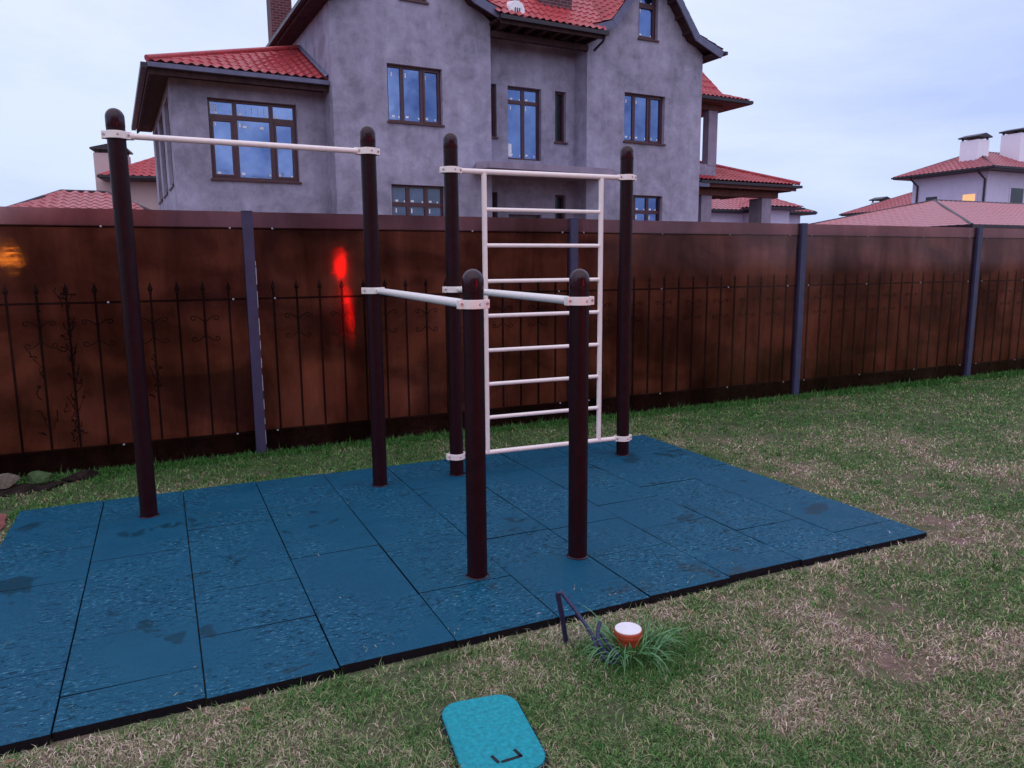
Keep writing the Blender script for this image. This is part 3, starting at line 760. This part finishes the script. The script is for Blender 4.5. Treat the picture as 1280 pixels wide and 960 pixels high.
m = HM()
for (u, z) in ((2.8, 4.62), (3.16, 4.62)): m.add([(u, 17.935, z), (u + .09, 17.935, z - .01), (u + .08, 17.935, z + .05), (u + .01, 17.935, z + .045)], [(0, 1, 2, 3)])
for k in range(9):  # faint glazing chalk strokes
    u = 2.16 + k * .035 if k < 4 else 2.75 + (k - 4) * .13; m.add([(u, 17.934, 4.93), (u + .012, 17.934, 4.93), (u + .018, 17.934, 5.08), (u + .006, 17.934, 5.08)], [(0, 1, 2, 3)])
m.build('chalk_mark', 'sticker', house)

# --- roofs
def roofmesh(m, eL, eR, tL, tR, per=.20, amp=.022, row=.30, stp=.018, res=6, rowres=2):
    """corrugated stepped tile surface between an eave and a top line"""
    eL, eR, tL, tR = map(Vector, (eL, eR, tL, tR)); ed = (eR - eL).normalized()
    H = ((tL + tR) / 2 - (eL + eR) / 2); H = H - ed * H.dot(ed); ln = H.length; hd = H.normalized(); nr = ed.cross(hd)
    if nr.z < 0: nr = -nr
    nc = max(4, int((eR - eL).length / per * res)); rows = max(1, int(round(ln / row)))
    ts = []
    for k in range(rows):
        ts += [(k / rows, 1), ((k + .999) / rows, 0)]
    vs = []; fs = []
    for t, st in ts:
        a = eL.lerp(tL, t); b = eR.lerp(tR, t)
        for c in range(nc + 1):
            p = a.lerp(b, c / nc); u = (p - eL).dot(ed)
            w = math.sin(2 * math.pi * u / per); w = (abs(w) ** .8) * (1 if w > 0 else -1)
            q = p + nr * (amp * w + stp * (st) + .02); vs.append(tuple(q))
    for r_ in range(len(ts) - 1):
        for c in range(nc):
            i = r_ * (nc + 1) + c; fs.append((i, i + 1, i + nc + 2, i + nc + 1))
    m.add(vs, fs)
def slab(m, pts, d):
    m.prism(pts, (0, 0, d))
# left wing roof
A0 = (.97, 17.28, 5.66); B0 = (4.575, 17.28, 5.66); T0 = (4.575, 19.85, 6.92)
m = HM(); roofmesh(m, A0, B0, T0, T0, .19); roofmesh(m, (.97, 25.0, 5.66), A0, (4.575, 25, 6.92), T0, .19)
wr = m.build('roof', 'tile', house, True)
m = HM(); m.tube([(A0[0] - .02, A0[1] - .02, A0[2] + .05), ((A0[0] + T0[0]) / 2, (A0[1] + T0[1]) / 2, (A0[2] + T0[2]) / 2 + .06), (T0[0], T0[1], T0[2] + .05)], .065, 10); m.build('ridge_cap', 'tile', wr, True)
m = HM(); m.add([(4.573, 17.25, 5.70), (4.573, 19.85, 6.98), (4.573, 19.85, 7.04), (4.573, 17.25, 5.78), (4.50, 17.25, 5.72), (4.50, 19.85, 7.0)], [(0, 1, 2, 3), (0, 1, 5, 4), (3, 2, 5, 4)]); m.build('flashing', 'barge', wr)
m = HM(); m.box(.95, 4.57, 17.16, 17.275, 5.54, 5.63); m.build('gutter', 'barge', wr)
m = HM(); m.box(.83, .945, 17.2, 25.0, 5.52, 5.62); m.build('gutter', 'gutter', wr)
m = HM(); m.box(.96, 4.575, 17.28, 17.32, 5.42, 5.62); m.box(.96, 1.0, 17.32, 25.0, 5.42, 5.62); m.box(1.0, 4.575, 17.322, 17.79, 5.50, 5.56); m.box(1.0, 1.365, 17.79, 25, 5.50, 5.56); m.build('soffit', 'wood_dark', wr)
m = HM(); m.box(1.0, 4.57, 17.325, 17.36, 5.455, 5.495); m.box(1.003, 1.03, 17.36, 24.9, 5.455, 5.495)
m.build('batten', 'wood_red', wr)
# recess roof between the gables
m = HM(); roofmesh(m, (8.40, 16.45, 7.36), (11.42, 16.45, 7.36), (6.9, 21.4, 11.4), (13.0, 21.4, 11.4), .19); rr_ = m.build('roof', 'tile', house, True)
m = HM(); m.box(8.42, 11.45, 16.36, 16.45, 7.24, 7.33); m.tube([(11.36, 16.40, 7.26), (11.36, 16.50, 7.12), (11.36, 16.9, 7.0)], .03, 8); m.build('gutter', 'gutter', rr_)
m = HM(); m.box(8.46, 11.40, 16.46, 16.50, 7.16, 7.33); m.box(8.46, 11.2, 16.50, 17.58, 7.26, 7.32)
for k in range(8): u = 8.6 + k * .36; m.box(u, u + .06, 16.50, 17.58, 7.14, 7.255)
m.build('soffit', 'wood_dark', rr_)
m = HM(); m.box(8.46, 11.2, 16.92, 17.04, 6.98, 7.12); m.build('tie_beam', 'wood_dark', rr_)
m = HM(); hood = [(.21, 0), (.20, .16), (.14, .27), (.05, .32), (-.05, .32), (-.14, .27), (-.20, .16), (-.21, 0)]
m.prism([(8.97 + a, 16.60, 7.44 + b) for a, b in hood], (0, .62, .12)); m.build('roof_vent_hood', 'sticker', rr_, True)
m = HM()
for a in (-.06, .0, .06): m.box(8.97 + a - .008, 8.97 + a + .008, 16.575, 16.598, 7.46, 7.60)
m.build('vent_grille', 'gutter', rr_)
m = HM(); m.box(9.92, 10.84, 17.15, 17.9, 7.3, 9.9); m.build('chimney', 'brick', house)
# gable roofs
def gable_roof(cx, eaveL=True):
    y0, y1 = 16.62, 22.0; m = HM()
    for s in (-1, 1):
        for (d0, z0, d1, z1) in ((2.35, 7.42, 1.41, 7.72), (1.41, 7.72, 0, 9.56)):
            a = (cx + s * d0, y0, z0); b = (cx + s * d0, y1, z0); c = (cx + s * d1, y0, z1); d = (cx + s * d1, y1, z1)
            roofmesh(m, a, b, c, d, .19, res=5)
    o = m.build('roof', 'tile', house, True)
    m = HM()
    for s in (-1, 1):  # deck under the tiles
        P = [(cx + s * 2.33, 7.40), (cx + s * 1.41, 7.70), (cx, 9.54), (cx, 9.40), (cx + s * 1.33, 7.62), (cx + s * 2.30, 7.28)]
        m.prism([(a, y0 + .02, b) for a, b in P], (0, y1 - y0 - .02, 0))
        for k in range(5):
            t = k / 5 + .05; u = cx + s * (1.36 * t); z = 9.40 - t * 1.83
            m.box(min(u, u + s * .06), max(u, u + s * .06), y0 + .05, 17.0, z - .10, z - .02)
        m.box(min(cx + s * 1.9, cx + s * 2.3), max(cx + s * 1.9, cx + s * 2.3), y0 + .05, y1, 7.24, 7.30)
    m.build('soffit', 'wood_dark', o)
    for s in (-1, 1):
        m = HM(); y = y0 - .03
        P = [(cx, 9.52), (cx, 9.28), (cx + s * 1.30, 7.56), (cx + s * 1.44, 7.70)]
        m.prism([(a, y, b) for a, b in P], (0, .045, 0))
        P = [(cx + s * 1.445, 7.70), (cx + s * 1.305, 7.555), (cx + s * 2.22, 7.20), (cx + s * 2.34, 7.385)]
        m.prism([(a, y + .004, b) for a, b in P], (0, .045, 0)); m.build('bargeboard', 'barge', o)
    m = HM()
    for s in (-1, 1):
        a, b = sorted((cx + s * 2.33, cx + s * 2.43)); m.box(a, b, y0 - .06, y1, 7.30, 7.385)
    m.build('gutter', 'gutter', o)
    m = HM(); m.tube([(cx, y0 - .02, 9.62), (cx, y1, 9.62)], .07, 10); m.build('ridge_cap', 'tile', o, True)
gable_roof(6.525); gable_roof(13.15)
# main roof behind
m = HM(); roofmesh(m, (4.2, 24.9, 7.4), (4.2, 22, 7.4), (7.5, 22.6, 10.8), (7.5, 21.4, 11.2), .25); roofmesh(m, (4.3, 21.9, 7.5), (15.3, 21.9, 7.5), (7.5, 24, 11.4), (12, 24, 11.4), .25, res=4)
m.build('roof', 'tile', house, True)
m = HM(); m.box(4.55, 5.13, 23, 23.6, 6.5, 10.6); m.build('chimney', 'brick', house)
m = HM(); m.box(4.17, 4.60, 22.0, 24.9, 7.24, 7.40); m.build('soffit', 'wood_dark', house)
# right rear wing with two storey porch
m = HM(); m.box(15.07, 17.4, 20.9, 25, ZB, 7.3); m.build('wall', 'stucco', house)
m = HM(); roofmesh(m, (15.0, 20.3, 7.2), (20.20, 20.3, 7.2), (15.0, 21.1, 7.50), (19.68, 21.1, 7.50), .19)
roofmesh(m, (15.0, 21.1, 7.50), (19.68, 21.1, 7.50), (15.0, 23.5, 10.6), (18.15, 23.5, 10.6), .19)
roofmesh(m, (20.20, 20.3, 7.2), (20.20, 25, 7.2), (19.68, 21.1, 7.5), (19.68, 25, 7.5), .19)
roofmesh(m, (19.68, 21.1, 7.5), (19.68, 25, 7.5), (18.15, 23.5, 10.6), (18.15, 25, 10.6), .19)
o = m.build('roof', 'tile', house, True)
m = HM(); m.box(15.08, 20.26, 20.2, 20.3, 7.08, 7.18); m.box(20.2, 20.3, 20.3, 25, 7.08, 7.18); m.build('gutter', 'gutter', o)
m = HM(); m.box(15.08, 20.15, 20.31, 21.3, 7.04, 7.12); m.box(15.08, 20.15, 21.3, 25, 7.04, 7.10); m.box(17.41, 19.35, 20.75, 21.15, 6.86, 7.035); m.build('soffit', 'wood_red', o)
m = HM(); m.box(18.80, 19.20, 20.8, 21.1, 5.0, 6.855); m.build('column', 'concrete', house)
m = HM(); m.box(17.41, 19.2, 20.82, 20.97, 4.3, 5.04); m.box(17.41, 19.18, 20.97, 25, 4.3, 4.5); m.build('balcony_parapet', 'stucco', house)
A1 = (22.80, 20.3, 4.45); B1 = (18.05, 20.3, 4.45); T1 = (19.6, 23.5, 5.62)
m = HM(); roofmesh(m, B1, A1, (18.05, 23.5, 5.62), T1, .19); roofmesh(m, A1, (22.8, 26.7, 4.45), T1, (19.6, 23.6, 5.62), .19); o = m.build('roof', 'tile', house, True)
m = HM(); m.tube([(22.84, 20.27, 4.50), (21.2, 21.9, 5.09), (19.6, 23.5, 5.67)], .07, 8); m.build('ridge_cap', 'tile', o, True)
m = HM(); m.box(18.03, 22.86, 20.2, 20.3, 4.33, 4.42); m.box(22.8, 22.9, 20.2, 26, 4.33, 4.42); m.build('gutter', 'gutter', o)
m = HM(); m.box(18.05, 22.7, 20.31, 20.36, 4.22, 4.40); m.box(18.05, 22.7, 20.36, 25, 4.34, 4.40)
for k in range(11): u = 18.3 + k * .41; m.box(u, u + .1, 20.37, 24, 4.20, 4.335)
m.box(18.3, 22.2, 20.7, 20.95, 3.98, 4.195); m.build('soffit', 'wood_red', o)
m = HM(); m.add([(18.04, 20.28, 4.25), (18.04, 20.28, 4.45), (18.04, 23.5, 5.6), (18.04, 23.5, 5.3)], [(0, 1, 2, 3)]); m.box(17.95, 18.40, 20.22, 20.26, 4.2, 4.34); m.build('bargeboard', 'barge', o)
for u0, u1 in ((18.28, 19.0), (21.2, 21.92)):
    m = HM(); m.box(u0 + .25, u1, 20.75, 21.4, ZB, 3.975); m.build('column', 'concrete', house)

# ------------------------------------------------------------------ far houses
def hip_roof(m, x0, x1, y0, y1, ze, zr, per=.35, inset=None, amp=.04):
    w = min(x1 - x0, y1 - y0) / 2 if inset is None else inset
    if (x1 - x0) > (y1 - y0) or inset is not None: r0 = (x0 + w, (y0 + y1) / 2, zr); r1 = (x1 - w, (y0 + y1) / 2, zr)
    else: r0 = ((x0 + x1) / 2, y0 + w, zr); r1 = ((x0 + x1) / 2, y1 - w, zr)
    c = [(x0, y0, ze), (x1, y0, ze), (x1, y1, ze), (x0, y1, ze)]
    if (x1 - x0) > (y1 - y0) or inset is not None: q = [(c[0], c[1], r0, r1), (c[2], c[3], r1, r0), (c[3], c[0], r0, r0), (c[1], c[2], r1, r1)]
    else: q = [(c[0], c[1], r0, r0), (c[2], c[3], r1, r1), (c[3], c[0], r1, r0), (c[1], c[2], r0, r1)]
    for a, b, d, e in q: roofmesh(m, a, b, d, e, per, amp, .4, amp * .5, 4)
    return r0, r1, c
def hip_house(name, label, x0, x1, y0, y1, ze, zr, ov, wallm, tilem, rot=0, wins=(), chims=(), fine=False, inset=None):
    root = thing(name, label, 'house', (x0, y0, GZ)); cr, sr = math.cos(R(rot)), math.sin(R(rot))
    def T(p): dx, dy = p[0] - x0, p[1] - y0; return (x0 + dx * cr - dy * sr, y0 + dx * sr + dy * cr, p[2])
    def mk():
        m = MB(); m.x = T; return m
    m = mk(); m.box(x0 + ov, x1 - ov, y0 + ov, y1 - ov, GZ - .01, ze - .16); m.build('wall', wallm, root)
    m = mk(); r0, r1, c = hip_roof(m, x0, x1, y0, y1, ze, zr, .35, inset, .012 if fine else .04); rf = m.build('roof', tilem, root, True)
    m = mk(); m.tube([c[0], r0], .07, 6); m.tube([c[3], r0 if (x1 - x0) > (y1 - y0) or inset else r1], .07, 6); m.tube([c[1], r1 if (x1 - x0) > (y1 - y0) or inset else r0], .07, 6); m.tube([r0, r1], .07, 6) ; m.build('ridge_cap', tilem if tilem == 'tile' else 'gutter', rf, True)
    m = mk(); m.box(x0, x1, y0, y1, ze - .15, ze - .06); m.box(x0 - .1, x0, y0 - .1, y1 + .1, ze - .10, ze + .02); m.box(x0, x1, y0 - .1, y0, ze - .10, ze + .02); m.build('soffit', 'gutter', rf)
    for (face, a, b, z0, z1, gm) in wins:
        m = mk(); n_ = mk()
        if face == 'x':  # left-facing wall
            X = x0 + ov; m.box(X - .03, X - .005, a - .15, b + .15, z0 - .15, z0); m.box(X - .03, X - .005, a - .15, b + .15, z1, z1 + .15); m.box(X - .03, X - .005, a - .15, a, z0, z1); m.box(X - .03, X - .005, b, b + .15, z0, z1)
            n_.box(X - .02, X - .004, a + .001, b - .001, z0 + .001, z1 - .001)
        else:
            Y = y0 + ov; m.box(a - .15, b + .15, Y - .03, Y - .005, z0 - .15, z0); m.box(a - .15, b + .15, Y - .03, Y - .005, z1, z1 + .15); m.box(a - .15, a, Y - .03, Y - .005, z0, z1); m.box(b, b + .15, Y - .03, Y - .005, z0, z1)
            n_.box(a + .001, b - .001, Y - .02, Y - .004, z0 + .001, z1 - .001)
        o = m.build('window', 'far_wall', root); n_.build('pane', gm, o)
    for (a, b, c_, d, z0, z1) in chims:
        m = mk(); m.box(a, b, c_, d, z0, z1); ch = m.build('chimney', 'white_wall' if wallm == 'far_wall' else wallm, rf)
        m = mk(); m.box(a - .12, b + .12, c_ - .12, d + .12, z1 + .16, z1 + .24)
        for xx in (a + .05, b - .15):
            for yy in (c_ + .05, d - .15): m.box(xx, xx + .1, yy, yy + .1, z1, z1 + .16)
        m.prism([(a - .12, c_ - .12, z1 + .24), (b + .12, c_ - .12, z1 + .24), ((a + b) / 2, c_ - .12, z1 + .45)], (0, d - c_ + .24, 0))
        m.build('chimney_cap', 'gutter', ch)
    return root, mk
root, mk = hip_house('villa', 'white two storey villa with red hip roof at the right edge', 50.1, 66, 32.5, 40.0, 7.8, 9.4, .95, 'far_wall', 'tile_far',
    wins=(('x', 37.0, 37.9, 4.6, 6.25, 'slit'), ('x', 34.2, 35.1, 4.6, 6.2, 'warm'), ('y', 53.6, 55.0, 5.3, 6.6, 'slit')),
    chims=((51.9, 53.1, 34.9, 36.2, 7.9, 9.95), (55.4, 57, 34.2, 35.6, 8.2, 10.5)))
for i, (x, y) in enumerate(((50.98, 33.6), (50.98, 38.6))):
    m = mk(); m.tube([(50.05, y, 7.72), (50.3, y, 7.5), (x, y, 7.1), (x, y, 2)], .07, 8); m.build('downpipe', 'gutter', root, True)
hip_house('garage', 'single storey outbuilding with a low pinkish red hip roof before the white villa', 28.6, 48, 19.2, 31.4, 3.0, 4.56, .6, 'far_wall', 'tile_pink', fine=True)
hip_house('house', 'distant house with red roof and small white chimney left of the white villa', 53, 66, 38, 47.2, 5.67, 7.6, .8, 'far_wall', 'tile_far', chims=((55.6, 56.7, 45.4, 46.4, 6.0, 6.65),))
root, mk = hip_house('house', 'distant white house with faded red roof seen through the porch columns', 30.5, 40.3, 37.9, 47, 4.95, 6.9, .7, 'far_wall', 'tile_far', wins=(('y', 38.2, 39.1, 3.2, 4.1, 'slit'), ('y', 33.0, 33.9, 3.0, 4.0, 'slit')), chims=((37.3, 38.3, 40.5, 41.4, 5.4, 6.75),))
m = mk(); m.box(34.6, 36.8, 36.8, 38.6, GZ, 5.0); m.build('wall', 'far_wall', root)
m = mk(); hip_roof(m, 34.0, 37.4, 36.2, 39.8, 5.1, 5.9); rb = m.build('roof', 'tile_far', root, True); m = mk(); m.box(33.95, 37.45, 36.15, 39, 4.94, 5.06); m.build('soffit', 'gutter', rb)
hip_house('house', 'distant cream house with red roof and capped chimney between left post and grey house', -2.2, 12, 41.8, 51, 6.0, 8.4, .9, 'cream_wall', 'tile', -7,
    chims=((-2.6, -1.15, 43.0, 44.4, GZ, 7.2),))
hip_house('house', 'low pinkish tiled roof house behind the fence at the left edge', -5.5, .85, 30.5, 36.9, 3.2, 4.5, .5, 'cream_wall', 'tile_pink', 0, inset=2.4)

# ------------------------------------------------------------------ unseen lights placed for the red and amber glows mirrored in the fence
m = MB(); prof = [(.004, -.24), (.03, -.20), (.045, -.08), (.065, .03), (.045, .13), (.03, .22), (.012, .27)]
m.lathe(prof, (3.62, -3, 1.55), 20); rl = thing('red_lantern', 'tall red glowing lantern hanging from a pole, mirrored in the fence sheet', 'lantern', (3.62, -3.1, GZ)); m.build('lamp_shade', 'red', rl, True)
m = MB(); m.tube([(3.62, -3, 1.28), (3.64, -3, 1.05), (3.70, -3, .75), (3.78, -3, .35), (3.84, -3, .0)], [.018, .022, .022, .026, .018], 10); m.build('streak_strip', 'reddim', rl, True)  # glowing strip added, bent to draw the tail of the red reflection
m = MB(); m.tube([(3.62, -3.25, GZ), (3.62, -3.25, 2.0), (3.62, -3.0, 2.05), (3.62, -3, 1.82)], .02, 8); m.build('pole', 'iron', rl, True)
al = thing('porch_lamp', 'wide amber porch lamp on a post, mirrored in the fence sheet', 'lamp', (-2.42, -3, GZ))
m = MB(); m.box(-2.60, -2.28, -3.04, -2.98, 1.795, 1.82); m.build('lamp_shade', 'amber', al, False, .01)
m = MB(); m.tube([(-2.42, -3.1, GZ), (-2.42, -3.1, 2.0)], .03, 8); m.box(-2.6, -2.25, -3.09, -2.96, 1.88, 1.91); m.build('pole', 'iron', al)

own = thing('unseen_house', 'unseen dark brick house added behind the camera to darken reflections in the fence', 'house', (0, -9, GZ))  # unseen house added to darken what the posts and sheets mirror
m = MB(); m.box(-16, 14, -16, -9, GZ, 5.4); m.build('wall', 'brick', own)
m = MB(); m.prism([(-16.6, -9.6, 5.4), (-16.6, -15.6, 5.4), (-16.6, -12.5, 7.6)], (31.2, 0, 0)); m.build('roof', 'slate', own)
# ------------------------------------------------------------------ world, sun, camera
w = bpy.data.worlds.new('World'); S.world = w; w.use_nodes = True; nt = w.node_tree; nt.nodes.clear()
def wn(k): return nt.nodes.new(k)
sky = wn('ShaderNodeTexSky'); sky.sky_type = 'NISHITA'; sky.sun_disc = False; sky.sun_elevation = R(14); sky.sun_rotation = R(205)
tc = wn('ShaderNodeTexCoord'); sep = wn('ShaderNodeSeparateXYZ'); nt.links.new(tc.outputs['Generated'], sep.inputs[0])
mp = wn('ShaderNodeMapping'); mp.inputs['Scale'].default_value = (1, 1, 3.2); nt.links.new(tc.outputs['Generated'], mp.inputs[0])
n1 = wn('ShaderNodeTexNoise'); n1.inputs['Scale'].default_value = 1.5; n1.inputs['Detail'].default_value = 7; n1.inputs['Roughness'].default_value = .55; n1.inputs['Distortion'].default_value = .3; nt.links.new(mp.outputs[0], n1.inputs[0])
cr = wn('ShaderNodeValToRGB'); cr.color_ramp.elements[0].position = .34; cr.color_ramp.elements[0].color = (4.9, 5.8, 8.9, 1); cr.color_ramp.elements[1].position = .62; cr.color_ramp.elements[1].color = (7.2, 7.9, 10.0, 1)
nt.links.new(n1.outputs['Fac'], cr.inputs[0])
el = wn('ShaderNodeValToRGB'); ee = el.color_ramp.elements; ee[0].position = 0; ee[0].color = (.84, .90, 1.0, 1); ee[1].position = .75; ee[1].color = (1.45, 1.26, 1.20, 1)
e3 = ee.new(.38); e3.color = (1.02, 1.02, 1.05, 1); nt.links.new(sep.outputs[2], el.inputs[0])
mx = wn('ShaderNodeMix'); mx.data_type = 'RGBA'; mx.blend_type = 'MULTIPLY'; mx.inputs[0].default_value = 1; nt.links.new(cr.outputs[0], mx.inputs[6]); nt.links.new(el.outputs[0], mx.inputs[7])
m2 = wn('ShaderNodeMix'); m2.data_type = 'RGBA'; m2.inputs[0].default_value = .95; nt.links.new(sky.outputs[0], m2.inputs[6]); nt.links.new(mx.outputs[2], m2.inputs[7])
bg = wn('ShaderNodeBackground'); bg.inputs[1].default_value = .10; nt.links.new(m2.outputs[2], bg.inputs[0])
ow = wn('ShaderNodeOutputWorld'); nt.links.new(bg.outputs[0], ow.inputs[0])

L = bpy.data.lights.new('sun', 'SUN'); L.energy = .6; L.angle = R(100); L.color = (1, .86, .84)
so = bpy.data.objects.new('sun', L); C.objects.link(so)
az = R(205); elv = R(38); d = Vector((math.sin(az) * math.cos(elv), math.cos(az) * math.cos(elv), math.sin(elv)))
so.rotation_euler = (-d).to_track_quat('-Z', 'Y').to_euler()

cam = bpy.data.cameras.new('camera'); co = bpy.data.objects.new('camera', cam); C.objects.link(co); S.camera = co
r = Vector((.90576162, -.42371818, -.00766751)); u = Vector((.07305455, .13829206, .98769344)); f = Vector((.41744332, .89517496, -.15621419))
mw = Matrix((( r.x, u.x, -f.x, 0), (r.y, u.y, -f.y, 0), (r.z, u.z, -f.z, 1.58), (0, 0, 0, 1))); co.matrix_world = mw
cam.sensor_width = 36; cam.lens = 935.87 / 1280 * 36; cam.clip_start = .05; cam.clip_end = 2000
S.view_settings.view_transform = 'Standard'; S.view_settings.look = 'None'; S.view_settings.gamma = 1; S.view_settings.exposure = .2
S.view_settings.use_curve_mapping = False
S.render.engine = 'CYCLES'; S.cycles.max_bounces = 8; S.cycles.transparent_max_bounces = 16
S.render.resolution_x = 1024; S.render.resolution_y = 768
